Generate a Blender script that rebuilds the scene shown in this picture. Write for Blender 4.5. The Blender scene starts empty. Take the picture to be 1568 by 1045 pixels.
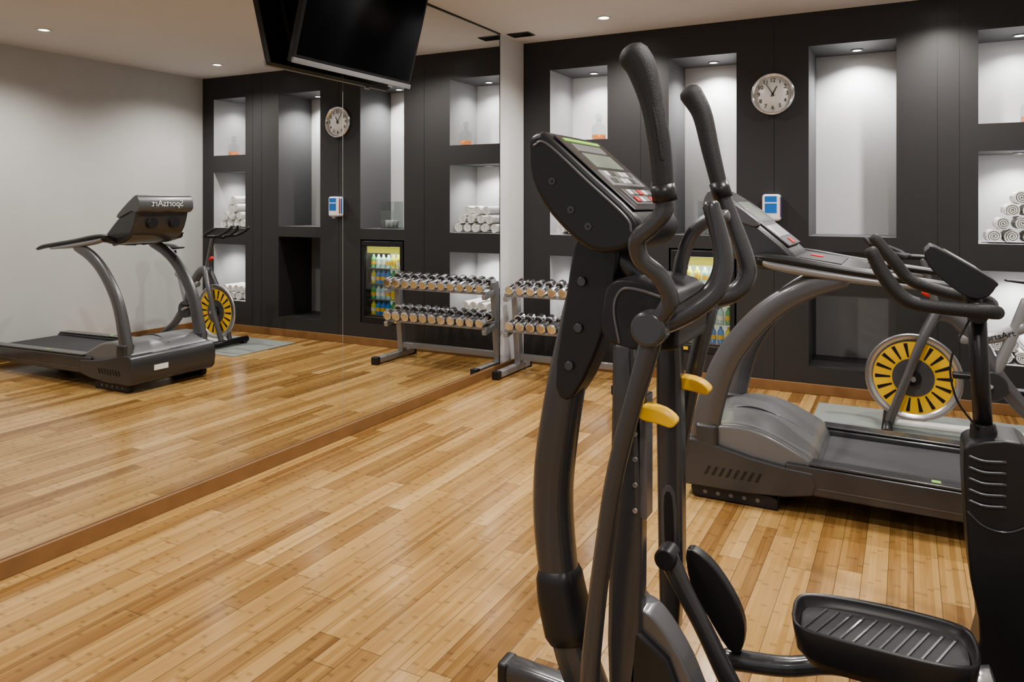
import bpy, bmesh, math, random
from mathutils import Vector, Matrix, Quaternion
random.seed(7)
C=bpy.context.scene.collection
# ---------------------------------------------------------------- materials
def mat(name,col,rough=.5,metal=0,bump=0,bscale=200,var=0,vscale=6,coat=0,emit=None,es=0,trans=0,spec=.5):
    m=bpy.data.materials.new(name); m.use_nodes=True; nt=m.node_tree; b=nt.nodes['Principled BSDF']
    c=(col[0],col[1],col[2],1)
    b.inputs['Base Color'].default_value=c; b.inputs['Roughness'].default_value=rough; b.inputs['Metallic'].default_value=metal
    b.inputs['Coat Weight'].default_value=coat; b.inputs['Coat Roughness'].default_value=.1
    b.inputs['Specular IOR Level'].default_value=spec
    b.inputs['Transmission Weight'].default_value=trans
    if emit: b.inputs['Emission Color'].default_value=(*emit,1); b.inputs['Emission Strength'].default_value=es
    tc=nt.nodes.new('ShaderNodeTexCoord')
    if bump:
        n=nt.nodes.new('ShaderNodeTexNoise'); n.inputs['Scale'].default_value=bscale; n.inputs['Detail'].default_value=3
        nt.links.new(tc.outputs['Object'],n.inputs['Vector'])
        bp=nt.nodes.new('ShaderNodeBump'); bp.inputs['Strength'].default_value=bump; bp.inputs['Distance'].default_value=.002
        nt.links.new(n.outputs['Fac'],bp.inputs['Height']); nt.links.new(bp.outputs[0],b.inputs['Normal'])
    if var:
        n=nt.nodes.new('ShaderNodeTexNoise'); n.inputs['Scale'].default_value=vscale; n.inputs['Detail'].default_value=5
        nt.links.new(tc.outputs['Object'],n.inputs['Vector'])
        r=nt.nodes.new('ShaderNodeMapRange'); r.inputs['To Min'].default_value=1-var; r.inputs['To Max'].default_value=1+var
        nt.links.new(n.outputs['Fac'],r.inputs[0])
        mx=nt.nodes.new('ShaderNodeMix'); mx.data_type='RGBA'; mx.blend_type='MULTIPLY'; mx.inputs[0].default_value=1
        mx.inputs[6].default_value=c; nt.links.new(r.outputs[0],mx.inputs[7]); nt.links.new(mx.outputs[2],b.inputs['Base Color'])
    return m
M={}
M['ceil']=mat('ceiling_paint',(.66,.635,.62),.9,bump=.1,var=.02)
M['plaster']=mat('plaster_grey',(.53,.53,.53),.85,bump=.25,bscale=60,var=.05,vscale=3)
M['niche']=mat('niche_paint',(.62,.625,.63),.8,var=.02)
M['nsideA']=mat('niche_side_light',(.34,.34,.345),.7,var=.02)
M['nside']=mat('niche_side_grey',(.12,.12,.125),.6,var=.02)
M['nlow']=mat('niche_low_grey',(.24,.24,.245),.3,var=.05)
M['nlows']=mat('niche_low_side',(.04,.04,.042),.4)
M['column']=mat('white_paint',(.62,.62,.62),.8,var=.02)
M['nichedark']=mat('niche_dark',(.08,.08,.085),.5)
M['black']=mat('black_plastic',(.017,.017,.019),.36,bump=.08,bscale=400)
M['rubber']=mat('rubber_grip',(.022,.022,.024),.50,bump=.7,bscale=500)
M['dgrey']=mat('dark_grey_paint',(.064,.065,.070),.27,.3,coat=.4)
M['mgrey']=mat('mid_grey_paint',(.14,.14,.15),.33,.5,coat=.3)
M['lgrey']=mat('light_grey_paint',(.30,.305,.32),.35,.35,coat=.3)
M['hood']=mat('hood_grey_plastic',(.165,.167,.175),.33,.1,coat=.3)
M['silver']=mat('silver_metal',(.62,.62,.64),.28,.9)
M['chrome']=mat('chrome',(.86,.87,.90),.12,1)
M['white']=mat('white_plastic',(.8,.8,.8),.35)
M['yellow']=mat('yellow_plastic',(.80,.50,.05),.4)
M['screen']=mat('tv_screen',(.003,.003,.004),.12,spec=.25)
M['lcd']=mat('lcd_panel',(.26,.30,.26),.2)
M['green']=mat('green_label',(.35,.75,.12),.5)
M['red']=mat('red_plastic',(.6,.03,.02),.4)
M['blue']=mat('blue_print',(.03,.16,.5),.4)
M['towel']=mat('towel_cloth',(.76,.75,.73),.95,bump=.9,bscale=300)
M['belt']=mat('running_belt',(.033,.033,.037),.6,bump=.5,bscale=700)
M['mat']=mat('exercise_mat',(.22,.24,.225),.7,bump=.2)
M['orange']=mat('orange_liquid',(.62,.20,.05),.15,coat=.5)
M['lamp']=mat('lamp_glow',(1,1,1),.5,emit=(1,.97,.92),es=30)
M['capsil']=mat('dumbbell_cap',(.68,.68,.68),.2,1)
M['fridgein']=mat('fridge_interior',(.7,.72,.7),.5,emit=(.9,1,.8),es=.35)
def mirrormat():
    m=bpy.data.materials.new('mirror_silver'); m.use_nodes=True; b=m.node_tree.nodes['Principled BSDF']
    b.inputs['Base Color'].default_value=(.82,.83,.82,1); b.inputs['Metallic'].default_value=1; b.inputs['Roughness'].default_value=0
    return m
M['mirror']=mirrormat()
def glassmat():
    m=bpy.data.materials.new('clear_glass'); m.use_nodes=True; nt=m.node_tree; o=nt.nodes['Material Output']
    t=nt.nodes.new('ShaderNodeBsdfTransparent'); t.inputs[0].default_value=(.90,.92,.915,1)
    g=nt.nodes.new('ShaderNodeBsdfGlossy'); g.inputs['Roughness'].default_value=.03
    f=nt.nodes.new('ShaderNodeLayerWeight'); f.inputs[0].default_value=.35
    p=nt.nodes.new('ShaderNodeMath'); p.operation='POWER'; p.inputs[1].default_value=3; nt.links.new(f.outputs['Facing'],p.inputs[0])
    r=nt.nodes.new('ShaderNodeMapRange'); r.inputs[3].default_value=.07; r.inputs[4].default_value=.65; nt.links.new(p.outputs[0],r.inputs[0])
    x=nt.nodes.new('ShaderNodeMixShader'); nt.links.new(r.outputs[0],x.inputs[0]); nt.links.new(t.outputs[0],x.inputs[1]); nt.links.new(g.outputs[0],x.inputs[2]); nt.links.new(x.outputs[0],o.inputs[0])
    return m
M['glass']=glassmat()
M['dwood']=mat('charcoal_panel',(.037,.036,.037),.37,var=.06,vscale=1.5)
def N(nt,t,**k):
    n=nt.nodes.new(t)
    for a,b in k.items(): setattr(n,a,b)
    return n
def math_(nt,op,a,b=None):
    n=N(nt,'ShaderNodeMath',operation=op)
    for i,x in enumerate((a,b)):
        if x is None: continue
        if isinstance(x,(int,float)): n.inputs[i].default_value=x
        else: nt.links.new(x,n.inputs[i])
    return n.outputs[0]
def floormat(name,pw=.086,pl=.95):
    m=bpy.data.materials.new(name); m.use_nodes=True; nt=m.node_tree; b=nt.nodes['Principled BSDF']; L=nt.links.new
    tc=N(nt,'ShaderNodeTexCoord'); sx=N(nt,'ShaderNodeSeparateXYZ'); L(tc.outputs['Object'],sx.inputs[0])
    X=math_(nt,'DIVIDE',sx.outputs[0],pw); cx=math_(nt,'FLOOR',X); fx=math_(nt,'FRACT',X)
    wn=N(nt,'ShaderNodeTexWhiteNoise',noise_dimensions='1D'); L(cx,wn.inputs['W'])
    Y=math_(nt,'ADD',math_(nt,'DIVIDE',sx.outputs[1],pl),math_(nt,'MULTIPLY',wn.outputs['Value'],7.3))
    cy=math_(nt,'FLOOR',Y); fy=math_(nt,'FRACT',Y)
    cc=N(nt,'ShaderNodeCombineXYZ'); L(cx,cc.inputs[0]); L(cy,cc.inputs[1])
    w2=N(nt,'ShaderNodeTexWhiteNoise',noise_dimensions='3D'); L(cc.outputs[0],w2.inputs['Vector'])
    S=math_(nt,'FLOOR',math_(nt,'DIVIDE',sx.outputs[0],pw/4)); c3=N(nt,'ShaderNodeCombineXYZ'); L(S,c3.inputs[0]); L(cy,c3.inputs[1]); c3.inputs[2].default_value=5
    w3=N(nt,'ShaderNodeTexWhiteNoise',noise_dimensions='3D'); L(c3.outputs[0],w3.inputs['Vector'])
    mp=N(nt,'ShaderNodeMapping'); mp.inputs['Scale'].default_value=(120,4,1); L(tc.outputs['Object'],mp.inputs[0])
    ad=N(nt,'ShaderNodeVectorMath',operation='ADD'); L(mp.outputs[0],ad.inputs[0]); sc=N(nt,'ShaderNodeVectorMath',operation='SCALE'); L(w2.outputs['Color'],sc.inputs[0]); sc.inputs['Scale'].default_value=30; L(sc.outputs[0],ad.inputs[1])
    gn=N(nt,'ShaderNodeTexNoise'); gn.inputs['Scale'].default_value=1; gn.inputs['Detail'].default_value=4; L(ad.outputs[0],gn.inputs['Vector'])
    w4=N(nt,'ShaderNodeTexWhiteNoise',noise_dimensions='1D'); L(S,w4.inputs['W'])
    nf=math_(nt,'FRACT',math_(nt,'ADD',math_(nt,'DIVIDE',sx.outputs[1],.27),math_(nt,'MULTIPLY',w4.outputs['Value'],9.7)))
    nd=math_(nt,'ABSOLUTE',math_(nt,'SUBTRACT',nf,.5))
    kn=N(nt,'ShaderNodeMapRange'); kn.inputs[1].default_value=.006; kn.inputs[2].default_value=.04; kn.inputs[3].default_value=.74; kn.inputs[4].default_value=1; L(nd,kn.inputs[0])
    t=math_(nt,'ADD',math_(nt,'MULTIPLY',w2.outputs['Value'],.54),math_(nt,'ADD',math_(nt,'MULTIPLY',w3.outputs['Value'],.26),math_(nt,'MULTIPLY',gn.outputs['Fac'],.38)))
    cr=N(nt,'ShaderNodeValToRGB'); e=cr.color_ramp.elements; e[0].position=.12; e[0].color=(.15,.076,.027,1); e[1].position=1.0; e[1].color=(.53,.36,.165,1)
    for p,c in ((.34,(.245,.135,.048,1)),(.55,(.345,.205,.077,1)),(.78,(.44,.277,.113,1))):
        q=e.new(p); q.color=c
    L(t,cr.inputs[0])
    gx=math_(nt,'MINIMUM',fx,math_(nt,'SUBTRACT',1,fx)); gy=math_(nt,'MINIMUM',fy,math_(nt,'SUBTRACT',1,fy))
    mx_=N(nt,'ShaderNodeMapRange'); mx_.inputs[1].default_value=.0; mx_.inputs[2].default_value=.025; mx_.inputs[3].default_value=.3; L(gx,mx_.inputs[0])
    my_=N(nt,'ShaderNodeMapRange'); my_.inputs[1].default_value=0; my_.inputs[2].default_value=.0025; my_.inputs[3].default_value=.3; L(gy,my_.inputs[0])
    g=math_(nt,'MULTIPLY',math_(nt,'MULTIPLY',mx_.outputs[0],my_.outputs[0]),kn.outputs[0])
    mm=N(nt,'ShaderNodeMix',data_type='RGBA',blend_type='MULTIPLY'); mm.inputs[0].default_value=1; L(cr.outputs[0],mm.inputs[6]); L(g,mm.inputs[7])
    L(mm.outputs[2],b.inputs['Base Color'])
    n2=N(nt,'ShaderNodeTexNoise'); n2.inputs['Scale'].default_value=14; n2.inputs['Detail'].default_value=3; L(tc.outputs['Object'],n2.inputs['Vector'])
    rr=N(nt,'ShaderNodeMapRange'); rr.inputs[3].default_value=.10; rr.inputs[4].default_value=.26; L(n2.outputs['Fac'],rr.inputs[0]); L(rr.outputs[0],b.inputs['Roughness'])
    bp=N(nt,'ShaderNodeBump'); bp.inputs['Strength'].default_value=.2; bp.inputs['Distance'].default_value=.0015
    h=math_(nt,'ADD',mx_.outputs[0],math_(nt,'MULTIPLY',n2.outputs['Fac'],.7)); L(h,bp.inputs['Height']); L(bp.outputs[0],b.inputs['Normal'])
    return m
M['floor']=floormat('bamboo_floor')
M['basewood']=mat('baseboard_wood',(.23,.125,.055),.4,var=.25,vscale=9)
# ---------------------------------------------------------------- mesh helpers
ROOT=[None]
def group(name,loc=(0,0,0)):
    e=bpy.data.objects.new(name,None); e.empty_display_size=.1; e.location=loc; C.objects.link(e); ROOT[0]=e
    bpy.context.view_layer.update(); return e
def fin(name,me,m,smooth=False,bevel=0,seg=2):
    o=bpy.data.objects.new(name,me); C.objects.link(o)
    if m is not None: me.materials.append(M[m] if isinstance(m,str) else m)
    if smooth:
        for p in me.polygons: p.use_smooth=True
    if bevel:
        b=o.modifiers.new('bev','BEVEL'); b.width=bevel; b.segments=seg; b.limit_method='ANGLE'; b.angle_limit=.6; b.harden_normals=False
        for p in me.polygons: p.use_smooth=True
        w=o.modifiers.new('wn','WEIGHTED_NORMAL'); w.keep_sharp=False
    if ROOT[0] is not None:
        o.parent=ROOT[0]; o.matrix_parent_inverse=Matrix.Translation(ROOT[0].location).inverted()
    return o
def mesh(name,vs,fs,m,**k):
    me=bpy.data.meshes.new(name); me.from_pydata([tuple(v) for v in vs],[],fs); me.validate()
    bm=bmesh.new(); bm.from_mesh(me); bmesh.ops.recalc_face_normals(bm,faces=bm.faces); bm.to_mesh(me); bm.free()
    return fin(name,me,m,**k)
def box(name,a,b,m,bevel=0,seg=2,rot=None,piv=None):
    x0,y0,z0=a; x1,y1,z1=b
    vs=[Vector(v) for v in ((x0,y0,z0),(x1,y0,z0),(x1,y1,z0),(x0,y1,z0),(x0,y0,z1),(x1,y0,z1),(x1,y1,z1),(x0,y1,z1))]
    if rot:
        pv=Vector(piv) if piv else (Vector(a)+Vector(b))/2
        R=Matrix.Rotation(rot[1],3,rot[0]); vs=[pv+R@(v-pv) for v in vs]
    return mesh(name,vs,[(0,3,2,1),(4,5,6,7),(0,1,5,4),(1,2,6,5),(2,3,7,6),(3,0,4,7)],m,bevel=bevel,seg=seg)
def prism(name,prof,y0,y1,m,bevel=0,axis='y',seg=2):
    n=len(prof)
    def P(p,t):
        if axis=='y': return (p[0],t,p[1])
        if axis=='x': return (t,p[0],p[1])
        return (p[0],p[1],t)
    vs=[P(p,y0) for p in prof]+[P(p,y1) for p in prof]
    fs=[tuple(range(n)),tuple(range(2*n-1,n-1,-1))]+[(i,(i+1)%n,n+(i+1)%n,n+i) for i in range(n)]
    return mesh(name,vs,fs,m,bevel=bevel,seg=seg)
def cat(pts,n=6):
    P=[Vector(p) for p in pts]; out=[]
    if len(P)<3:
        return P
    for i in range(len(P)-1):
        p1,p2=P[i],P[i+1]; p0=P[i-1] if i else p1*2-p2; p3=P[i+2] if i+2<len(P) else p2*2-p1
        for j in range(n):
            t=j/n; out.append(.5*((2*p1)+(p2-p0)*t+(2*p0-5*p1+4*p2-p3)*t*t+(3*p1-p0-3*p2+p3)*t**3))
    out.append(P[-1]); return out
def smoothprof(pts,n=4):
    P=[Vector((p[0],p[1],0)) for p in pts]; out=[]; k=len(P)
    for i in range(k):
        p0,p1,p2,p3=P[i-1],P[i],P[(i+1)%k],P[(i+2)%k]
        for j in range(n):
            t=j/n; v=.5*((2*p1)+(p2-p0)*t+(2*p0-5*p1+4*p2-p3)*t*t+(3*p1-p0-3*p2+p3)*t**3); out.append((v.x,v.y))
    return out
def sweep(name,pts,rad,m,seg=14,n=6,cap=True,sq=(1,1),up=(0,1,0),power=2):
    rl=[rad]*len(pts) if isinstance(rad,(int,float)) else list(rad)
    path=cat(pts,n)
    rr=[v.x for v in cat([Vector((r,0,0)) for r in rl],n)] if len(pts)>=3 else rl
    vs=[];fs=[];N_=len(path)
    U=Vector(up)
    for i,p in enumerate(path):
        t=(path[min(i+1,N_-1)]-path[max(i-1,0)]).normalized()
        a=U-t*U.dot(t)
        if a.length<1e-3: a=Vector((1,0,0))-t*t.x
        a.normalize(); b=t.cross(a)
        for s in range(seg):
            th=2*math.pi*s/seg; c_,s_=math.cos(th),math.sin(th)
            if power!=2:
                c_=math.copysign(abs(c_)**(2/power),c_); s_=math.copysign(abs(s_)**(2/power),s_)
            vs.append(p+a*(c_*rr[i]*sq[0])+b*(s_*rr[i]*sq[1]))
    for i in range(N_-1):
        for s in range(seg):
            fs.append((i*seg+s,i*seg+(s+1)%seg,(i+1)*seg+(s+1)%seg,(i+1)*seg+s))
    if cap:
        for e,(i0,sg) in enumerate(((0,-1),(N_-1,1))):
            p=path[i0]; t=(path[i0]-path[i0-sg]).normalized(); base=[i0*seg+s for s in range(seg)]
            prev=base
            for q in (.5,.85):
                cur=[]
                for s in range(seg):
                    v=vs[i0*seg+s]; rr_=math.sqrt(1-q*q); nv=p+(v-p)*rr_+t*(rr[i0]*q*.7); cur.append(len(vs)); vs.append(nv)
                for s in range(seg): fs.append((prev[s],prev[(s+1)%seg],cur[(s+1)%seg],cur[s]))
                prev=cur
            fs.append(tuple(prev))
    return mesh(name,vs,fs,m,smooth=True)
def cyl(name,p0,p1,r,m,seg=24,r2=None,bevel=0):
    p0=Vector(p0);p1=Vector(p1); t=(p1-p0).normalized(); a=Vector((0,0,1)) if abs(t.z)<.9 else Vector((1,0,0)); a=(a-t*a.dot(t)).normalized(); b=t.cross(a)
    r2=r if r2 is None else r2; vs=[]
    for p,q in ((p0,r),(p1,r2)):
        for s in range(seg):
            th=2*math.pi*s/seg; vs.append(p+a*math.cos(th)*q+b*math.sin(th)*q)
    fs=[(s,(s+1)%seg,seg+(s+1)%seg,seg+s) for s in range(seg)]+[tuple(range(seg)),tuple(range(2*seg-1,seg-1,-1))]
    o=mesh(name,vs,fs,m,bevel=bevel)
    if not bevel:
        for p in o.data.polygons: p.use_smooth=len(p.vertices)==4
    return o
def lathe(name,prof,c,m,axis='z',seg=24,cap=True):
    vs=[];fs=[];c=Vector(c)
    for r,h in prof:
        for s in range(seg):
            th=2*math.pi*s/seg; x,y=r*math.cos(th),r*math.sin(th)
            vs.append(c+(Vector((x,y,h)) if axis=='z' else Vector((x,h,y)) if axis=='y' else Vector((h,x,y))))
    for i in range(len(prof)-1):
        for s in range(seg): fs.append((i*seg+s,i*seg+(s+1)%seg,(i+1)*seg+(s+1)%seg,(i+1)*seg+s))
    if cap: fs.append(tuple(range(seg))); fs.append(tuple(range((len(prof)-1)*seg,len(prof)*seg)))
    return mesh(name,vs,fs,m,smooth=True)
def slab(name,A,B,s0,s1,y0,y1,th,m,off=0,bevel=0):
    A=Vector((A[0],0,A[1]));B=Vector((B[0],0,B[1])); d=B-A; n=Vector((-d.z,0,d.x)).normalized()
    if n.z<0: n=-n
    vs=[]
    for o in (off,off+th):
        for s,y in ((s0,y0),(s1,y0),(s1,y1),(s0,y1)):
            p=A+d*s+n*o; vs.append((p.x,y,p.z))
    return mesh(name,vs,[(0,3,2,1),(4,5,6,7),(0,1,5,4),(1,2,6,5),(2,3,7,6),(3,0,4,7)],m,bevel=bevel)
def join(objs,name):
    bpy.ops.object.select_all(action='DESELECT')
    for o in objs: o.select_set(True)
    bpy.context.view_layer.objects.active=objs[0]
    bpy.ops.object.convert(target='MESH')
    bpy.ops.object.join(); o=bpy.context.view_layer.objects.active; o.name=name; return o
def solo(): ROOT[0]=None
# ---------------------------------------------------------------- room
W=4.08; D=5.93; H=2.81; YB=-2.2; ND=.5
solo()
mesh('floor',[(-.1,YB,0),(W+.1,YB,0),(W+.1,D+.6,0),(-.1,D+.6,0),(-.1,YB,-.1),(W+.1,YB,-.1),(W+.1,D+.6,-.1),(-.1,D+.6,-.1)],[(0,1,2,3),(7,6,5,4),(0,4,5,1),(1,5,6,2),(2,6,7,3),(3,7,4,0)],'floor')
box('ceiling',(-.1,YB,H),(W+.1,D+.6,H+.1),'ceil')
box('wall_left',(-.12,YB,0),(-.008,D,H),'column')
box('wall_right',(W,YB,0),(W+.1,D,H),'plaster')
cols=[(.25,.775,[(.33,.95,0),(1.13,1.76,0),(1.94,2.555,0)]),
      (1.295,1.825,[(.22,1.045,1),(1.15,2.56,2)]),
      (2.345,2.92,[(.20,1.05,1),(1.16,2.56,2)]),
      (3.41,3.90,[(.33,.95,0),(1.13,1.75,0),(1.935,2.565,0)])]
def quads(name,qs,mats):
    vs=[];fs=[];mi=[]
    for *q,k in qs:
        n=len(vs); vs.extend(q); fs.append((n,n+1,n+2,n+3)); mi.append(k)
    me=bpy.data.meshes.new(name); me.from_pydata(vs,[],fs)
    for k in mats: me.materials.append(M[k])
    for p,k in zip(me.polygons,mi): p.material_index=k
    ob=bpy.data.objects.new(name,me); C.objects.link(ob); return ob
F=[]
def front(x0,x1,z0,z1): F.append(((x0,D,z0),(x1,D,z0),(x1,D,z1),(x0,D,z1),0))
px=-.1
for x0,x1,ns in cols:
    front(px,x0,0,H); pz=0
    for z0,z1,k in ns:
        front(x0,x1,pz,z0); pz=z1; Y=D+ND
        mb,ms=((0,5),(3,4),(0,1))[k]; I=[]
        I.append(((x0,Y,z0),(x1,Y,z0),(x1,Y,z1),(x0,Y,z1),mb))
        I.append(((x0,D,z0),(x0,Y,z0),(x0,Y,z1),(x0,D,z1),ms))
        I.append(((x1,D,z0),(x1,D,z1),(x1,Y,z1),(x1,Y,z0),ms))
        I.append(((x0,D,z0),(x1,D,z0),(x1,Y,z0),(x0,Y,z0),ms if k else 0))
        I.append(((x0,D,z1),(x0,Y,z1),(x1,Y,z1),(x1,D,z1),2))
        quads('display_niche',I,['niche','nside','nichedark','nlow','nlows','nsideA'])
    front(x0,x1,pz,H); px=x1
front(px,W+.1,0,H)
quads('wall_back',F,['dwood'])
box('wall_back_core',(-.1,D+ND+.02,0),(W+.1,D+ND+.1,H),'nichedark')
tr=[]
for x in (1.06,2.10,3.17,3.30):
    tr.append(box('seam',(x,D-.0015,.08),(x+.003,D+.001,H),'black'))
join(tr,'trim_panel_seams')
box('baseboard_back',(0,D-.018,0),(W,D,.075),'basewood',bevel=.003)
box('baseboard_right',(W-.016,YB,0),(W,D-.018,.075),'basewood',bevel=.003)
box('baseboard_left',(-.008,YB,0),(.016,D-.018,.07),'basewood',bevel=.003)
group('wall_mirror')
for i,(a,b) in enumerate(((-.6,1.4575),(1.4605,3.5175),(3.5205,5.475))):
    box('pane_%d'%i,(-.004,a,.072),(0,b,H-.012),'mirror')
box('backing',(-.0078,-.6,.072),(-.0042,5.475,H-.012),'column')
box('top_channel',(-.0078,-.6,H-.012),(.006,5.478,H),'black')
box('edge_strip',(-.0078,5.475,.07),(.002,5.481,H),'black')
group('ceiling_vent')
box('vent_frame',(.04,5.52,H-.006),(.24,5.66,H),'nichedark',bevel=.002)
for i in range(6):
    box('slat_%d'%i,(.05,5.535+i*.02,H-.012),(.23,5.543+i*.02,H-.005),'black')
# ---------------------------------------------------------------- lights
def spot(name,loc,energy,size,blend,rad,col=(1,.955,.90)):
    l=bpy.data.lights.new(name,'SPOT'); l.energy=energy; l.spot_size=math.radians(size); l.spot_blend=blend; l.shadow_soft_size=rad; l.color=col
    o=bpy.data.objects.new(name,l); C.objects.link(o); o.location=loc
    if ROOT[0] is not None: o.parent=ROOT[0]; o.matrix_parent_inverse=Matrix.Translation(ROOT[0].location).inverted()
    return o
for y,e_ in ((5.37,118),(3.64,116),(1.9,104),(.15,74),(-1.5,60)):  # last row, behind the camera, is unseen and added as fill light
    for x in (.955,3.2):
        group('ceiling_downlight',(x,y,H))
        lathe('ring',[(.055,0),(.056,-.006),(.042,-.008),(.038,-.001)],(x,y,H),'white')
        lathe('lens',[(.036,-.0015),(.034,-.004),(.001,-.005)],(x,y,H),'lamp')
        spot('bulb',(x,y,H-.03),e_,148,.85,.03)
for x0,x1,ns in cols:
    for z0,z1,k in ns:
        if k==1: continue
        x=(x0+x1)/2+.02; y=D+.31
        group('niche_spotlight',(x,y,z1))
        lathe('ring',[(.042,0),(.043,-.006),(.032,-.007),(.03,-.001)],(x,y,z1-.0005),'silver')
        lathe('lens',[(.029,-.0015),(.027,-.004),(.001,-.005)],(x,y,z1-.0005),'lamp')
        spot('bulb',(x,y,z1-.02),16 if k==0 else 42,140,.8,.025,(1,.98,.96))
# ---------------------------------------------------------------- clock
group('wall_clock',(2.095,D,2.222)); cx,cz=2.095,2.222
lathe('rim',[(.150,0),(.158,-.01),(.158,-.03),(.150,-.04),(.138,-.036),(.136,-.02)],(cx,D,cz),'chrome','y',48)
lathe('face',[(.138,-.002),(.138,-.02),(.0005,-.0205)],(cx,D,cz),'white','y',48)
def text(name,s,size,loc,rot,m,ext=.0005,align='CENTER'):
    c=bpy.data.curves.new(name,'FONT'); c.body=s; c.size=size; c.extrude=ext; c.align_x=align; c.align_y='CENTER'
    o=bpy.data.objects.new(name,c); C.objects.link(o); o.location=loc; o.rotation_euler=rot; c.materials.append(M[m])
    bpy.context.view_layer.update()
    bpy.ops.object.select_all(action='DESELECT'); o.select_set(True); bpy.context.view_layer.objects.active=o
    bpy.ops.object.convert(target='MESH'); o=bpy.context.view_layer.objects.active
    if ROOT[0] is not None: o.parent=ROOT[0]; o.matrix_parent_inverse=Matrix.Translation(ROOT[0].location).inverted()
    return o
for i in range(1,13):
    a=math.radians(90-30*i)
    text('numeral_%d'%i,str(i),.042,(cx+.103*math.cos(a),D-.0215,cz+.103*math.sin(a)),(math.pi/2,0,0),'black')
for i in range(0,60,5):
    a=math.radians(6*i); box('tick_%d'%i,(cx+.129*math.cos(a)-.0015,D-.0215,cz+.129*math.sin(a)-.0015),(cx+.129*math.cos(a)+.0015,D-.0205,cz+.129*math.sin(a)+.0015),'black')
def hand(n,ang,l,w,y):
    a=math.radians(90-ang); d=Vector((math.cos(a),0,math.sin(a))); p=Vector((-d.z,0,d.x)); c=Vector((cx,y,cz))
    vs=[c-d*.02-p*w,c-d*.02+p*w,c+d*l+p*w*.5,c+d*l-p*w*.5]; vs=vs+[v+Vector((0,-.002,0)) for v in vs]
    mesh(n,vs,[(0,1,2,3),(4,5,6,7),(0,1,5,4),(1,2,6,5),(2,3,7,6),(3,0,4,7)],'black')
hand('hour_hand',28,.065,.005,D-.023); hand('minute_hand',328,.095,.0035,D-.027)
cyl('hub',(cx,D-.02,cz),(cx,D-.032,cz),.008,'black')
# ---------------------------------------------------------------- dispenser
group('sanitizer_dispenser',(2.09,D,1.36))
box('body',(2.03,D-.10,1.27),(2.155,D,1.47),'white',bevel=.02,seg=3)
box('label_front',(2.05,D-.102,1.33),(2.135,D-.0995,1.455),'blue',bevel=.0005)
box('label_band',(2.05,D-.1035,1.40),(2.135,D-.1015,1.41),'white')
for n_,xx in (('l',2.028),('r',2.154)):
    box('side_stripe_red_'+n_,(xx,D-.08,1.30),(xx+.003,D-.065,1.45),'red'); box('side_stripe_blue_'+n_,(xx,D-.055,1.30),(xx+.003,D-.035,1.45),'blue')
box('nozzle',(2.07,D-.09,1.25),(2.115,D-.05,1.275),'lgrey',bevel=.004)
# ---------------------------------------------------------------- TV
def tv():
    g=group('wall_television',(.16,3.53,2.45)); y0,y1=3.0,4.06
    A=(.085,2.157); B=(.25,2.765)
    A_=Vector((A[0],0,A[1]));B_=Vector((B[0],0,B[1])); d=(B_-A_); n=Vector((d.z,0,-d.x)).normalized()
    def sl(name,s0,s1,ya,yb,o0,o1,m,bevel=0):
        vs=[]
        for o in (o0,o1):
            for s,y in ((s0,ya),(s1,ya),(s1,yb),(s0,yb)):
                p=A_+d*s+n*o; vs.append((p.x,y,p.z))
        return mesh(name,vs,[(0,3,2,1),(4,5,6,7),(0,1,5,4),(1,2,6,5),(2,3,7,6),(3,0,4,7)],m,bevel=bevel)
    sl('frame',0,1,y0,y1,-.03,.012,'black',.006)
    sl('screen_panel',.07,.97,y0+.022,y1-.022,.012,.014,'screen')
    sl('bottom_bezel',-.006,.042,y0-.002,y1+.002,.004,.020,'lgrey',.003)
    sl('back_housing',.12,.85,y0+.15,y1-.15,-.065,-.03,'black',.015)
    for i in range(6): sl('vent_%d'%i,.6+i*.025,.61+i*.025,y0+.2,y0+.5,-.067,-.064,'nichedark')
    sl('logo_tab',-.03,-.004,y1-.22,y1-.18,.004,.014,'silver',.002)
    box('bracket_plate',(.0,3.35,2.45),(.015,3.7,2.75),'black',bevel=.003)
    for y in (3.42,3.62): sweep('bracket_arm',[(.01,y,2.65),(.14,y,2.55)],.012,'black',seg=8)
tv()
# ---------------------------------------------------------------- towels / decanters
def towel_roll(x,y0,y1,z,r,ph):
    n=44; outer=[];th=.0085*r/.045
    for i in range(n+1):
        a=ph+i/n*2*math.pi*3.2; rr=.006+(r-.006)*(i/n); outer.append((x+rr*math.cos(a),z+rr*math.sin(a)))
    inner=[]
    for i in range(n,-1,-1):
        a=ph+i/n*2*math.pi*3.2; rr=max(.001,.006+(r-.006)*(i/n)-th); inner.append((x+rr*math.cos(a),z+rr*math.sin(a)))
    P=outer+inner; m=len(P); vs=[(p[0],y0,p[1]) for p in P]+[(p[0],y1,p[1]) for p in P]
    fs=[(i,(i+1)%m,m+(i+1)%m,m+i) for i in range(m)]
    for k in range(n):
        a,b,c,d=k,k+1,2*n+1-k-1,2*n+1-k
        fs.append((a,b,c,d)); fs.append((m+d,m+c,m+b,m+a))
    return mesh('roll',vs,fs,'towel')
def towels(xc,zb,rows=(4,3,2),r=.05,yf=D+.05):
    solo(); os=[]
    for i,k in enumerate(rows):
        for j in range(k):
            x=xc+(j-(k-1)/2)*r*2.05; z=zb+r+i*r*1.75
            q=random.uniform(-.015,.015)
            os.append(towel_roll(x,yf+q,yf+.28+q,z,r*random.uniform(.94,1.0),random.uniform(0,6)))
    o=join(os,'towel_stack')
    for p in o.data.polygons: p.use_smooth=False
    return o
towels(.52,1.13,(5,4,3),.046); towels(.51,.33,(5,4),.046); towels(3.66,1.13,(4,3,2,1),.050); towels(3.66,.33,(5,4),.046)
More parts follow.
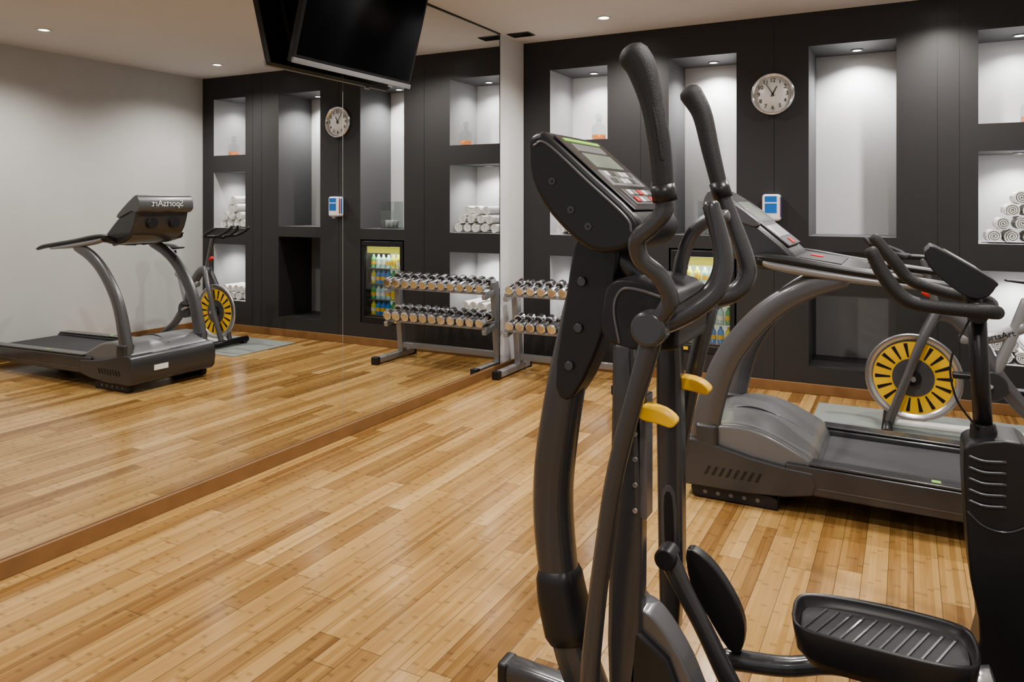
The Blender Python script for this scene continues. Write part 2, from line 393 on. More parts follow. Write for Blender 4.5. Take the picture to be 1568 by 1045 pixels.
def decanter(x,y,z):
    group('glass_decanter',(x,y,z))
    lathe('bottle',[(.055,0),(.062,.01),(.062,.10),(.052,.125),(.026,.14),(.022,.165),(.03,.172)],(x,y,z),'glass')
    lathe('liquid',[(.053,.006),(.058,.012),(.058,.045),(.001,.046)],(x,y,z),'orange')
    lathe('stopper',[(.018,.168),(.022,.18),(.032,.20),(.022,.22),(.002,.227)],(x,y,z),'glass')
decanter(.66,D+.10,1.94); decanter(3.72,D+.12,1.935)
group('acrylic_cup_holder',(1.60,D+.2,1.15))
for a,b in (((1.50,D+.12,1.15),(1.505,D+.27,1.42)),((1.66,D+.12,1.15),(1.665,D+.27,1.42)),((1.50,D+.265,1.15),(1.665,D+.27,1.42)),((1.50,D+.12,1.15),(1.665,D+.27,1.155)),((1.50,D+.12,1.15),(1.665,D+.124,1.33))): box('pane',a,b,'glass')
for i in range(3): lathe('cup_stack_%d'%i,[(.02,0),(.026,.07),(.027,.075),(.001,.076)],(1.53+i*.052,D+.19,1.157),'white')
# ---------------------------------------------------------------- fridge
group('mini_fridge',(1.56,D+.22,.22)); fx0,fx1,fz0,fz1,fy0,fy1=1.31,1.81,.222,1.03,D+.0,D+.45
box('side_l',(fx0,fy0+.04,fz0),(fx0+.03,fy1,fz1),'black'); box('side_r',(fx1-.03,fy0+.04,fz0),(fx1,fy1,fz1),'black')
box('top',(fx0,fy0+.04,fz1-.03),(fx1,fy1,fz1),'black'); box('base',(fx0,fy0+.04,fz0),(fx1,fy1,fz0+.06),'black'); box('rear',(fx0+.03,fy1-.02,fz0+.06),(fx1-.03,fy1,fz1-.03),'fridgein')
box('door_top',(fx0,fy0,fz1-.05),(fx1,fy0+.035,fz1),'black',bevel=.004); box('door_bottom',(fx0,fy0,fz0),(fx1,fy0+.035,fz0+.06),'black',bevel=.004)
box('door_left',(fx0,fy0,fz0+.06),(fx0+.035,fy0+.035,fz1-.05),'black'); box('door_right',(fx1-.035,fy0,fz0+.06),(fx1,fy0+.035,fz1-.05),'black')
box('door_glass',(fx0+.035,fy0+.012,fz0+.06),(fx1-.035,fy0+.018,fz1-.05),'glass'); box('handle',(fx0+.01,fy0-.03,.5),(fx0+.025,fy0-.015,.8),'silver',bevel=.003)
box('label',(fx0+.06,fy0-.002,fz0+.02),(fx0+.14,fy0,fz0+.045),'yellow'); box('top_sign',(fx0+.04,fy0+.04,fz1-.12),(fx1-.04,fy0+.045,fz1-.055),mat('lit_yellow',(.75,.7,.1),.5,emit=(.9,.85,.15),es=.5))
bc=[mat('bottle_green',(.1,.40,.14),.2,emit=(.1,.45,.12),es=.08),mat('bottle_blue',(.05,.25,.55),.2,emit=(.05,.2,.6),es=.1),mat('bottle_yellow',(.7,.62,.1),.2,emit=(.8,.7,.08),es=.08),mat('bottle_water',(.45,.62,.62),.15,emit=(.4,.7,.8),es=.08)]
for r in range(4):
    z=fz0+.075+r*.155; box('shelf_%d'%r,(fx0+.03,fy0+.06,z-.008),(fx1-.03,fy1-.02,z-.003),'silver')
    for j in range(7):
        lathe('bottle_%d_%d'%(r,j),[(.026,0),(.027,.08),(.024,.095),(.011,.115),(.011,.13),(.001,.131)],(fx0+.065+j*.0615,fy0+.11,z),bc[(r*2+ j//3)%4],seg=12)
        lathe('bottle_label_%d_%d'%(r,j),[(.0275,.03),(.0278,.035),(.0278,.06),(.0275,.065)],(fx0+.065+j*.0615,fy0+.11,z),'white' if (r+j//2)%2 else 'yellow',seg=12,cap=False)
l=bpy.data.lights.new('fridge_tube','AREA'); l.shape='RECTANGLE'; l.size=.4; l.size_y=.05; l.energy=2.0; l.color=(.95,1,.85); lo=bpy.data.objects.new('fridge_tube',l); C.objects.link(lo); lo.location=(1.56,fy0+.075,fz1-.06); lo.rotation_euler=(.35,0,0); lo.parent=ROOT[0]; lo.matrix_parent_inverse=Matrix.Translation(ROOT[0].location).inverted()
# ---------------------------------------------------------------- dumbbell rack
group('dumbbell_rack',(.6,5.5,0))
for x in (.10,1.10):
    box('foot',(x-.03,5.24,.012),(x+.03,5.80,.062),'lgrey',bevel=.006); box('foot_cap',(x-.033,5.22,.0),(x+.033,5.27,.068),'black',bevel=.006); box('foot_cap_r',(x-.033,5.78,.0),(x+.033,5.82,.068),'black',bevel=.006)
    box('upright',(x-.027,5.60,.06),(x+.027,5.67,.745),'lgrey',bevel=.006,rot=('X',math.radians(6)),piv=(x,5.63,.06))
    for z in (.37,.66): box('bracket',(x-.02,5.38,z-.035),(x+.02,5.62,z+.005),'lgrey',bevel=.004,rot=('X',math.radians(12)),piv=(x,5.5,z))
box('cross_beam',(.12,5.6,.09),(1.08,5.65,.14),'lgrey',bevel=.005)
for z in (.37,.66):
    for y,dz in ((5.42,-.015),(5.56,.015)): box('rail',(.08,y-.018,z+dz-.002),(1.12,y+.018,z+dz+.022),'lgrey',bevel=.004)
def dumbbell(x,yc,z,r,l,tilt):
    os=[]; R=Matrix.Rotation(tilt,3,'X'); c=Vector((x,yc,z))
    def T(a): return c+R@Vector((0,a,0))
    os.append(cyl('h',T(-l*.5),T(l*.5),.014,'chrome',12))
    for s in (-1,1):
        os.append(cyl('w',T(s*l*.24),T(s*l*.60),r,'chrome',8,bevel=.007)); os.append(cyl('c',T(s*l*.59),T(s*l*.625),r*.70,'capsil',20,bevel=.002)); os.append(cyl('n',T(s*l*.19),T(s*l*.25),r*.6,'black',12))
    return os
solo(); os=[]
for z in (.37,.66):
    for j in range(11):
        r=.038+.0006*j if z>.5 else .041+.0004*j
        os+=dumbbell(.14+j*.094,5.49,z+.03+r*.8,r,.20,math.radians(12))
join(os,'dumbbell_set')
solo(); box('exercise_mat',(2.44,4.90,0),(3.98,5.68,.006),'mat',bevel=.002)
# ---------------------------------------------------------------- treadmill
group('treadmill',(3.0,3.95,0)); ya,yb=3.57,4.32
hood=smoothprof([(2.07,.07),(2.03,.12),(2.022,.20),(2.05,.275),(2.13,.335),(2.25,.362),(2.38,.35),(2.50,.305),(2.62,.235),(2.62,.15),(2.45,.10),(2.30,.07)],3)
prism('motor_hood',hood,ya+.03,yb-.03,'hood',bevel=.02,seg=3)
sweep('hood_crease',[(2.10,3.95,.318),(2.25,3.95,.366),(2.40,3.95,.346),(2.58,3.95,.262)],.004,'dgrey',seg=8)
prism('hood_skirt',[(2.04,.06),(2.015,.09),(2.005,.15),(2.005,.22),(2.02,.26),(2.05,.283),(2.10,.285),(2.20,.265),(2.35,.232),(2.50,.212),(2.62,.205),(2.635,.15),(2.62,.10),(2.50,.075),(2.30,.06)],ya,yb,'dgrey',bevel=.012)
for i in range(8): prism('hood_vent_%d'%i,[(2.14+i*.033,.125),(2.152+i*.033,.125),(2.172+i*.033,.165),(2.16+i*.033,.165)],ya-.0025,ya-.0002,'black')
box('label',(2.0,3.75,.15),(2.006,3.87,.19),'white')
for n_,a,b in (('near',ya+.006,ya+.10),('far',yb-.10,yb-.006)):
    prism('frame_'+n_,[(2.5,.10),(3.97,.085),(3.99,.16),(3.97,.205),(2.5,.232)],a,b,'dgrey',bevel=.012)
prism('side_line',[(2.64,.135),(3.95,.118),(3.95,.124),(2.64,.141)],ya+.0035,ya+.0058,'mgrey')
box('deck',(2.5,ya+.05,.12),(3.95,yb-.05,.185),'black')
prism('belt',[(2.52,.205),(3.93,.19),(3.965,.165),(3.93,.13),(2.52,.14)],ya+.11,yb-.11,'belt',bevel=.01)
for y in (ya+.008,yb-.098): slab('side_rail',(2.6,.232),(3.95,.205),0,1,y,y+.09,.012,'dgrey',bevel=.004)
slab('rail_label',(2.6,.245),(3.95,.218),.355,.38,ya+.03,ya+.06,.001,'green'); slab('rail_label_b',(2.6,.245),(3.95,.218),.47,.50,yb-.07,yb-.04,.001,'green')
for y in (ya+.02,yb-.08):
    prism('front_foot',[(2.08,.005),(2.47,.0),(2.47,.05),(2.44,.065),(2.10,.075),(2.07,.05)],y,y+.05,'black',bevel=.008)
    for i in range(5): cyl('hole_%d'%i,(2.14+i*.06,y-.002,.035),(2.14+i*.06,y,.035),.01,'mgrey',10)
    box('rear_foot',(3.85,y,0),(3.93,y+.06,.09),'black',bevel=.008)
for y in (ya+.045,yb-.045):
    sweep('upright',[(2.13,y,.26),(2.15,y,.40),(2.215,y,.62),(2.31,y,.78),(2.44,y,.92),(2.58,y,1.01),(2.74,y,1.065)],[.056,.054,.05,.047,.044,.04,.03],'mgrey',sq=(.62,1.2),seg=20,n=6)
    box('post_boot',(2.09,y-.043,.22),(2.2,y+.043,.36),'dgrey',bevel=.02,seg=3)
    sweep('handrail',[(2.35,y,1.155),(2.42,y,1.15),(2.55,y,1.135),(2.75,y,1.105),(3.0,y,1.075),(3.15,y,1.055),(3.23,y,1.035)],[.012,.028,.034,.032,.028,.026,.018],'black',sq=(1.1,.65),seg=16)
    sweep('handrail_underside',[(2.37,y,1.145),(2.46,y,1.115),(2.75,y,1.075),(3.05,y,1.045)],[.008,.03,.03,.016],'lgrey',sq=(1.15,.7),seg=14)
cy0,cy1=3.71,4.17
prism('console_shell',smoothprof([(2.125,1.40),(2.14,1.445),(2.19,1.435),(2.35,1.31),(2.51,1.175),(2.53,1.13),(2.50,1.09),(2.38,1.085),(2.27,1.12),(2.18,1.21)],3),cy0,cy1,'dgrey',bevel=.03,seg=3)
prism('console_hood_band',smoothprof([(2.10,1.37),(2.12,1.45),(2.17,1.455),(2.36,1.32),(2.34,1.29),(2.20,1.34),(2.14,1.33)],3),cy0-.012,cy1+.012,'mgrey',bevel=.01)
slab('console_face',(2.19,1.440),(2.51,1.180),.10,.95,cy0+.03,cy1-.03,.012,'dgrey',bevel=.004)
slab('console_display',(2.19,1.440),(2.51,1.180),.16,.5,cy0+.10,cy1-.10,.014,'lcd',bevel=.002)
slab('console_keys',(2.19,1.440),(2.51,1.180),.6,.8,cy0+.07,cy1-.07,.014,'silver',bevel=.002)
slab('stop_key',(2.19,1.440),(2.51,1.180),.84,.93,3.91,3.97,.016,'red',bevel=.002)
cyl('speaker_near',(2.13,3.84,1.25),(2.2,3.84,1.25),.04,'black'); cyl('speaker_far',(2.13,4.04,1.25),(2.2,4.04,1.25),.04,'black')
sweep('console_cross_bar',[(2.38,ya+.045,1.14),(2.44,3.75,1.11),(2.45,3.95,1.10),(2.44,4.15,1.11),(2.38,yb-.045,1.14)],.034,'black',sq=(1,.8))
prism('control_tray',[(2.46,1.135),(2.50,1.155),(2.78,1.115),(2.84,1.095),(2.82,1.08),(2.50,1.10)],3.66,4.24,'dgrey',bevel=.012,seg=3)
slab('tray_display',(2.50,1.155),(2.78,1.115),.15,.8,3.72,4.18,.003,'black'); slab('tray_stop',(2.50,1.155),(2.78,1.115),.25,.45,3.93,3.98,.008,'red',bevel=.002)
sweep('grip_bar',[(2.75,3.73,1.10),(2.85,3.75,1.09),(2.88,3.86,1.09),(2.88,4.05,1.09),(2.85,4.16,1.09),(2.75,4.18,1.10)],.015,'black')
text('back_lettering','SportsArt',.07,(2.096,3.94,1.40),(math.pi/2,0,-math.pi/2),'white')
# ---------------------------------------------------------------- spin bike
def bike():
    y=5.2; group('spin_bike',(3.2,y,0)); c=(3.02,y,.34)
    lathe('flywheel_rim',[(.262,-.008),(.268,0),(.262,.008),(.222,.008),(.222,-.008),(.262,-.008)],c,'silver','y',48,cap=False)
    cyl('flywheel_disc',(c[0],y-.004,c[2]),(c[0],y+.004,c[2]),.225,'yellow',48)
    for s in (-1,1):
        a0,a1=sorted((y+s*.004,y+s*.0065))
        for i in range(18):
            a=2*math.pi*i/18; a2=a+math.radians(6)
            pr=[(c[0]+r*math.cos(q),c[2]+r*math.sin(q)) for r,q in ((.125,a),(.21,a-.02),(.21,a2-.02),(.125,a2-.03))]
            prism('spoke_slot_%d'%i,pr,a0,a1,'black')
        b0,b1=sorted((y+s*.004,y+s*.008)); cyl('hub_plate',(c[0],b0,c[2]),(c[0],b1,c[2]),.115,'mgrey',32)
        cyl('hub_ring',(c[0],y+s*.008,c[2]),(c[0],y+s*.03,c[2]),.045,'black',24)
        cyl('axle_nut',(c[0],y+s*.03,c[2]),(c[0],y+s*.07,c[2]),.015,'silver',12)
    for s in (-1,1):
        sweep('fork',[(2.89,y+s*.05,.06),(2.935,y+s*.055,.20),(2.985,y+s*.055,.34),(3.06,y+s*.05,.56),(3.15,y+s*.02,.76)],[.025,.026,.026,.026,.028],'mgrey')
    cyl('front_foot',(2.88,y-.26,.045),(2.88,y+.26,.045),.03,'black'); cyl('rear_foot',(3.82,y-.24,.045),(3.82,y+.24,.045),.03,'black')
    for s in (-1,1): cyl('foot_pad',(2.88,y+s*.22,.007),(2.88,y+s*.22,.03),.03,'black'); cyl('foot_pad_r',(3.82,y+s*.22,.007),(3.82,y+s*.22,.03),.03,'black')
    sweep('base_beam',[(2.88,y,.055),(3.3,y,.055),(3.82,y,.055)],.024,'white')
    sweep('main_frame',[(3.13,y,.74),(3.24,y,.72),(3.34,y,.60),(3.46,y,.38),(3.62,y,.18),(3.80,y,.06)],[.04,.045,.045,.042,.038,.03],'mgrey',sq=(.7,1.1))
    sweep('name_tube',[(3.28,y,.60),(3.44,y,.62),(3.58,y,.69)],.034,'lgrey',sq=(.8,1))
    text('name_lettering','SportsArt',.05,(3.44,y-.029,.625),(math.pi/2,-.3,0),'black')
    sweep('seat_tube',[(3.44,y,.40),(3.52,y,.62),(3.59,y,.84)],[.03,.03,.025],'lgrey'); cyl('seat_post',(3.57,y,.78),(3.62,y,.92),.016,'chrome')
    sweep('saddle',[(3.50,y,.955),(3.58,y,.95),(3.68,y,.955),(3.76,y,.965)],[.022,.035,.075,.07],'black',sq=(1,.38))
    sweep('handle_post',[(3.15,y,.72),(3.12,y,.86),(3.07,y,1.06)],[.028,.024,.02],'mgrey')
    cyl('tension_knob',(3.13,y,.83),(3.07,y-.0,.87),.016,'red')
    sweep('handle_stem',[(3.12,y,1.07),(3.02,y,1.075),(2.92,y,1.07)],.018,'black')
    for s in (-1,1):
        sweep('handlebar',[(2.98,y,1.075),(2.97,y+s*.13,1.08),(2.95,y+s*.2,1.09),(2.88,y+s*.22,1.12),(2.80,y+s*.21,1.16)],.015,'rubber')
        sweep('aero_bar',[(3.0,y+s*.04,1.08),(2.9,y+s*.06,1.09),(2.80,y+s*.05,1.14),(2.76,y+s*.035,1.18)],.014,'rubber')
    cyl('chain_case',(3.42,y-.055,.34),(3.42,y+.03,.34),.085,'dgrey',32,bevel=.008)
    for s in (-1,1):
        sweep('crank',[(3.42,y+s*.07,.34),(3.42+s*.15,y+s*.08,.34-s*.06)],.012,'silver'); box('pedal',(3.37+s*.15,y+s*.13-.04,.27-s*.06+.06),(3.47+s*.15,y+s*.13+.04,.29-s*.06+.07),'black',bevel=.006)
bike()
# ---------------------------------------------------------------- elliptical trainer (front)
def ell():
    group('elliptical_trainer',(2.45,1.85,0))
    sweep('base_beam',[(1.99,1.91,.062),(2.6,1.88,.062),(3.35,1.86,.062)],.034,'dgrey',power=4)
    box('front_cap',(1.955,1.875,.03),(1.99,1.945,.095),'black',bevel=.01)
    cyl('front_foot',(2.12,1.62,.04),(2.12,2.14,.04),.03,'black'); cyl('rear_foot',(3.3,1.55,.04),(3.3,2.15,.04),.03,'black')
    for n_,p in enumerate(((2.12,1.66),(2.12,2.1),(3.3,1.6),(3.3,2.1))): cyl('foot_pad_%d'%n_,(p[0],p[1],0),(p[0],p[1],.02),.03,'rubber')
    sweep('mast',[(2.25,1.86,.10),(2.20,1.86,.22),(2.165,1.86,.36),(2.145,1.86,.50),(2.14,1.86,.62),(2.152,1.855,.74),(2.18,1.85,.90),(2.216,1.85,1.07),(2.25,1.85,1.2),(2.285,1.85,1.33)],[.05,.05,.049,.050,.050,.050,.048,.046,.045,.04],'dgrey',sq=(1,1.05),seg=24,power=2.6)
    sweep('mast_collar',[(2.19,1.86,.26),(2.168,1.86,.34),(2.158,1.86,.40)],[.064,.062,.058],'black',sq=(1,1),seg=24,power=3)
    prism('mast_cover',smoothprof([(2.17,.92),(2.225,.90),(2.31,1.08),(2.345,1.26),(2.33,1.33),(2.24,1.33),(2.20,1.15)],3),1.80,1.90,'black',bevel=.02,seg=3)
    for p in ((2.25,1.20),(2.24,1.08),(2.215,.98)): cyl('bolt',(p[0],1.79,p[1]),(p[0],1.80,p[1]),.012,'dgrey',14,bevel=.002)
    cy0,cy1=1.69,2.03
    prism('console_shell',smoothprof([(2.145,1.53),(2.15,1.565),(2.175,1.578),(2.205,1.568),(2.32,1.468),(2.425,1.375),(2.438,1.33),(2.40,1.29),(2.31,1.288),(2.21,1.37),(2.155,1.46)],3),cy0,cy1,'black',bevel=.022,seg=3)
    sweep('console_edge_highlight',[(2.165,cy0-.001,1.545),(2.20,cy0-.001,1.548),(2.31,cy0-.001,1.452),(2.405,cy0-.001,1.368),(2.418,cy0-.001,1.335)],.0035,'mgrey',seg=8)  # grey strip modelled in as the highlight along the shell edge
    for p in ((2.215,1.455),(2.265,1.385),(2.31,1.345)):
        cyl('screw',(p[0],cy0-.003,p[1]),(p[0],cy0+.002,p[1]),.009,'dgrey',14)
        cyl('screw_recess',(p[0],cy0-.004,p[1]),(p[0],cy0-.0028,p[1]),.004,'black',10)
    A=(2.205,1.572);B=(2.425,1.379)
    slab('face_plate',A,B,.02,.98,cy0+.015,cy1-.015,.005,'dgrey',bevel=.004)
    slab('display',A,B,.05,.09,cy0+.05,cy1-.05,.007,'green',bevel=.002)
    slab('display_b',A,B,.12,.22,cy0+.07,cy1-.07,.007,'lgrey',bevel=.002)
    slab('display_c',A,B,.25,.44,cy0+.07,cy1-.07,.007,'lcd',bevel=.002)
    slab('label_panel',A,B,.48,.68,cy0+.05,cy1-.05,.007,'lgrey',bevel=.002)
    for i in range(6):
        for j in range(2): slab('key',A,B,.50+j*.09,.56+j*.09,cy0+.07+i*.034,cy0+.095+i*.034,.009,('white','mgrey','lcd','white')[(i+j)%4],bevel=.001)
    slab('keypad',A,B,.73,.93,cy0+.06,cy1-.06,.008,'mgrey',bevel=.002)
    for i in range(5):
        for j in range(2): slab('key_b',A,B,.75+j*.09,.81+j*.09,cy0+.08+i*.038,cy0+.108+i*.038,.011,('white','lgrey','red')[(i+2*j)%3],bevel=.001)
    cyl('pivot_shaft',(2.487,1.60,1.125),(2.50,2.14,1.128),.024,'dgrey')
    for y in (1.615,2.12): cyl('pivot_hub',(2.488,y-.03,1.125),(2.488,y+.03,1.125),.040,'dgrey',28,bevel=.010)
    sh=smoothprof([(2.355,1.065),(2.343,1.16),(2.362,1.212),(2.41,1.222),(2.50,1.205),(2.53,1.17),(2.525,1.09),(2.51,1.06)],3)
    prism('pivot_shroud',sh,1.70,1.98,'black',bevel=.02,seg=3)
    sweep('shroud_trim',[(2.385,1.699,1.07),(2.372,1.699,1.15),(2.39,1.699,1.195),(2.43,1.699,1.198),(2.50,1.699,1.18)],.004,'mgrey',seg=8)
    sweep('console_neck',[(2.30,1.86,1.28),(2.36,1.86,1.24),(2.42,1.86,1.18)],[.05,.04,.03],'dgrey')
    sweep('handle_near',[(2.53,1.545,1.44),(2.538,1.55,1.39),(2.51,1.55,1.352),(2.478,1.555,1.322),(2.48,1.57,1.28),(2.515,1.585,1.245),(2.535,1.60,1.19),(2.495,1.61,1.13)],.0195,'dgrey')
    sweep('grip_near',[(2.474,1.54,1.715),(2.492,1.54,1.685),(2.514,1.54,1.61),(2.53,1.54,1.525),(2.54,1.54,1.42)],[.034,.0315,.0245,.0235,.0215],'rubber',sq=(1,1))
    sweep('grip_near_ridge',[(2.522,1.521,1.60),(2.532,1.5195,1.55),(2.541,1.521,1.49)],.0045,'rubber',seg=8)
    cyl('grip_collar_near',(2.536,1.54,1.44),(2.541,1.545,1.405),.0255,'black')
    sweep('fixed_bar',[(2.600,1.70,1.395),(2.616,1.70,1.34),(2.628,1.70,1.27),(2.612,1.69,1.21),(2.57,1.67,1.168),(2.515,1.65,1.135),(2.49,1.64,1.125)],[.019,.0205,.022,.0245,.026,.025,.023],'dgrey')
    sweep('fixed_bar_far',[(2.46,2.04,1.13),(2.44,2.03,1.18),(2.45,2.02,1.25),(2.484,2.01,1.325),(2.535,2.0,1.362),(2.57,2.0,1.368)],[.02,.02,.019,.018,.018,.017],'mgrey')
    sweep('handle_far',[(2.523,2.15,1.44),(2.554,2.15,1.358),(2.589,2.15,1.26),(2.597,2.15,1.20),(2.565,2.14,1.152),(2.50,2.12,1.128)],[.021,.022,.024,.025,.026,.026],'dgrey')
    sweep('grip_far',[(2.440,2.15,1.715),(2.472,2.15,1.655),(2.496,2.15,1.552),(2.523,2.15,1.44)],[.033,.028,.025,.022],'rubber')
    cyl('grip_collar_far',(2.518,2.15,1.46),(2.532,2.15,1.415),.0265,'black')
    sweep('swing_arm_near',[(2.49,1.62,1.11),(2.474,1.62,1.05),(2.437,1.62,.92),(2.40,1.62,.766),(2.372,1.62,.582),(2.352,1.62,.42),(2.342,1.62,.298),(2.34,1.64,.18)],[.026,.024,.0215,.021,.021,.022,.023,.024],'dgrey')
    sweep('swing_arm_far',[(2.505,2.1,1.11),(2.466,2.1,.948),(2.429,2.1,.761),(2.40,2.1,.57),(2.39,2.1,.4)],.023,'dgrey')
    prism('column_near',[(2.362,.08),(2.352,.35),(2.358,.62),(2.362,.85),(2.365,1.07),(2.415,1.07),(2.428,.9),(2.438,.70),(2.436,.45),(2.43,.08)],1.70,1.76,'dgrey',bevel=.014,seg=3)
    prism('column_far',[(2.388,1.08),(2.452,1.08),(2.46,.80),(2.462,.45),(2.45,.25),(2.40,.25),(2.395,.45),(2.39,.8)],1.97,2.03,'dgrey',bevel=.014,seg=3)
    prism('column_slot',smoothprof([(2.415,.62),(2.438,.62),(2.442,.48),(2.43,.46),(2.418,.48)],3),1.966,1.972,'black',bevel=.002)
    prism('column_slot_rim',smoothprof([(2.409,.632),(2.444,.632),(2.449,.475),(2.43,.447),(2.411,.475)],3),1.967,1.9705,'mgrey')
    for z in (.86,.80,.74,.68): cyl('adjust_hole',(2.425,1.694,z),(2.425,1.70,z),.006,'silver',10)
    box('adjust_plate',(2.432,1.705,.66),(2.45,1.755,.95),'mgrey',bevel=.003)
    for y in (1.66,1.99):
        prism('adjust_lever',smoothprof([(2.445,.925),(2.455,.938),(2.50,.932),(2.528,.912),(2.52,.895),(2.49,.90),(2.45,.905)],3),y,y+.045,'yellow',bevel=.008)
        cyl('lever_pin',(2.43,y+.022,.918),(2.46,y+.022,.918),.012,'yellow')
    cyl('link_joint',(2.444,1.87,.494),(2.444,1.93,.494),.028,'black',28,bevel=.006)
    sweep('link_arm',[(2.444,1.90,.494),(2.49,1.90,.41),(2.54,1.90,.325),(2.60,1.90,.215),(2.66,1.90,.12)],[.026,.022,.022,.024,.026],'dgrey',sq=(.8,1.1))
    prism('link_cover',smoothprof([(2.478,.495),(2.537,.475),(2.595,.405),(2.625,.335),(2.617,.266),(2.585,.262),(2.535,.33),(2.49,.40)],3),1.955,1.99,'black',bevel=.014,seg=3)
    prism('drive_housing',smoothprof([(2.36,.10),(2.40,.43),(2.43,.44),(2.47,.42),(2.525,.35),(2.565,.27),(2.62,.12)],3),1.72,1.80,'mgrey',bevel=.02,seg=3)
    prism('drive_housing_inner',[(2.38,.09),(2.42,.40),(2.50,.345),(2.60,.10)],1.70,1.73,'black',bevel=.01)
    def pedal(x,y,z):
        def outline(s):
            base=[(-.19,-.035),(-.175,-.085),(-.12,-.105),(.06,-.11),(.15,-.10),(.19,-.06),(.19,.04),(.16,.085),(.05,.10),(-.08,.095),(-.16,.075),(-.19,.04)]
            return [Vector((x+a*s,y+b*s,0)) for a,b in base]
        def loop(s,dz):
            pts=outline(s); pts.append(pts[0]); return [Vector((p.x,p.y,z+dz)) for p in cat(pts,5)[:-1]]
        rings=[loop(.84,-.075),loop(.97,-.045),loop(1.02,.012),loop(1.0,.020),loop(.965,.012),loop(.93,-.012)]
        n=len(rings[0]); vs=[v for rg in rings for v in rg]; fs=[]
        for i in range(len(rings)-1):
            for s in range(n): fs.append((i*n+s,i*n+(s+1)%n,(i+1)*n+(s+1)%n,(i+1)*n+s))
        fs.append(tuple(range(n))); fs.append(tuple(range(5*n,6*n)))
        mesh('pedal_tray',vs,fs,'black',smooth=True)
        tr=loop(.91,-.012); tp=[v+Vector((0,0,.004)) for v in tr]
        mesh('pedal_tread',tr+tp,[tuple(range(n,2*n))]+[(s,(s+1)%n,n+(s+1)%n,n+s) for s in range(n)],'belt')
        for i in range(11):
            xx=x-.15+i*.028; box('tread_groove_%d'%i,(xx,y-.075,z-.010),(xx+.005,y+.068,z-.005),'dgrey',rot=('Z',-.35))
    pedal(2.935,1.965,.394); pedal(2.80,1.70,.225)
    sweep('pedal_arm_far',[(2.58,1.98,.225),(2.72,1.98,.245),(2.85,1.98,.285),(3.05,1.98,.285),(3.22,1.98,.26)],[.026,.024,.024,.028,.03],'dgrey')
    sweep('pedal_arm_near',[(2.36,1.66,.16),(2.6,1.68,.145),(2.85,1.70,.13),(3.2,1.70,.15)],[.026,.024,.024,.03],'dgrey')
    cyl('pedal_knob',(3.10,1.98,.32),(3.16,1.98,.34),.03,'silver')
    cyl('crank_disc',(3.28,1.79,.24),(3.28,1.89,.24),.16,'dgrey',40,bevel=.01)
ell()
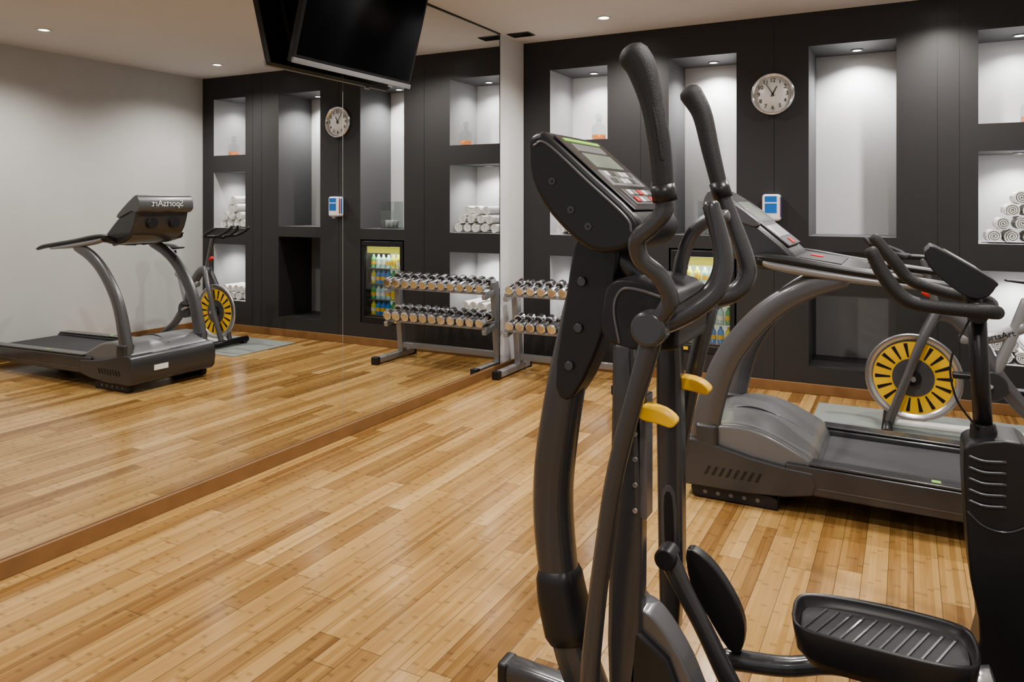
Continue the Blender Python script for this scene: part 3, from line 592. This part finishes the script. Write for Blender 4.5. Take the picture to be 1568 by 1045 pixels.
# ---------------------------------------------------------------- upright bike (right)
def ub():
    y=2.3; group('upright_exercise_bike',(3.3,y,0))
    cyl('mast',(3.165,y,.78),(3.148,y,1.14),.022,'black')
    prof=smoothprof([(3.13,.79),(3.115,.74),(3.12,.60),(3.13,.45),(3.15,.30),(3.10,.10),(3.15,.06),(3.85,.06),(3.88,.14),(3.72,.40),(3.50,.50),(3.36,.60),(3.28,.74),(3.24,.81)],3)
    prism('body_shell',prof,y-.075,y+.075,'black',bevel=.03,seg=4)
    for i in range(5): sweep('shell_vent_%d'%i,[(3.128,y-.074,.760-i*.028),(3.16,y-.080,.754-i*.028),(3.205,y-.076,.757-i*.028)],.0045,'dgrey',seg=8)
    cyl('mast_boot',(3.166,y,.775),(3.163,y,.83),.036,'black',24,r2=.028,bevel=.004)
    sweep('shell_seam',[(3.125,y-.077,.62),(3.16,y-.078,.59),(3.21,y-.078,.585),(3.27,y-.078,.62)],.003,'dgrey',seg=6)
    prism('console_shell',smoothprof([(3.03,1.262),(3.04,1.282),(3.06,1.282),(3.185,1.205),(3.19,1.185),(3.165,1.155),(3.12,1.16),(3.05,1.22)],3),y-.02,y+.17,'black',bevel=.01,seg=3)
    slab('display',(3.06,1.284),(3.185,1.206),.15,.75,y+.01,y+.14,.002,'lcd')
    cyl('console_neck',(3.15,y,1.12),(3.13,y+.04,1.18),.02,'black')
    sweep('bar_near',[(3.148,y,1.12),(3.185,y-.03,1.122),(3.175,y-.07,1.128),(3.07,y-.10,1.135),(2.99,y-.11,1.15),(2.94,y-.11,1.205),(2.905,y-.11,1.275)],[.016,.017,.018,.017,.018,.019,.017],'rubber')
    sweep('bar_far',[(3.148,y,1.12),(3.19,y+.1,1.125),(3.17,y+.2,1.13),(3.09,y+.24,1.14),(3.0,y+.25,1.17),(2.95,y+.25,1.23),(2.90,y+.25,1.295)],[.016,.017,.018,.017,.018,.019,.017],'rubber')
    cyl('cross_bar',(3.148,y-.06,1.12),(3.148,y+.06,1.12),.025,'black')
    sweep('seat_post',[(3.55,y,.45),(3.60,y,.62),(3.66,y,.85)],.026,'mgrey'); sweep('saddle',[(3.53,y,.915),(3.62,y,.90),(3.75,y,.905),(3.83,y,.92)],[.03,.05,.11,.10],'black',sq=(1,.35))
    for x in (3.15,3.85): cyl('foot',(x,y-.25,.04),(x,y+.25,.04),.035,'black'); cyl('pad',(x,y-.2,0),(x,y-.2,.02),.03,'rubber'); cyl('pad_b',(x,y+.2,0),(x,y+.2,.02),.03,'rubber')
    for s in (-1,1): sweep('crank',[(3.42,y+s*.09,.33),(3.42+s*.13,y+s*.10,.33+s*.10)],.012,'silver'); box('pedal',(3.37+s*.13,y+s*.15-.045,.32+s*.10),(3.47+s*.13,y+s*.15+.045,.345+s*.10),'black',bevel=.006)
    sweep('cable',[(3.14,y-.03,1.12),(3.09,y-.05,1.0),(3.10,y-.05,.9),(3.15,y-.03,.82)],.003,'black',seg=6)
ub()
# ---------------------------------------------------------------- world / camera
w=bpy.data.worlds.new('w'); bpy.context.scene.world=w; w.use_nodes=True
w.node_tree.nodes['Background'].inputs[0].default_value=(.95,.96,1,1); w.node_tree.nodes['Background'].inputs[1].default_value=.5
cam=bpy.data.cameras.new('camera'); co=bpy.data.objects.new('camera',cam); C.objects.link(co)
cam.sensor_width=36; cam.lens=36*1154/1568; cam.shift_y=-(522.67-312)/1568; cam.clip_start=.05
co.location=(2.99,0,1.4); co.rotation_euler=(math.pi/2,0,math.asin(.4648))
bpy.context.scene.camera=co
bpy.context.scene.view_settings.view_transform='AgX'
bpy.context.scene.view_settings.look='AgX - Medium High Contrast'
bpy.context.scene.view_settings.exposure=.15
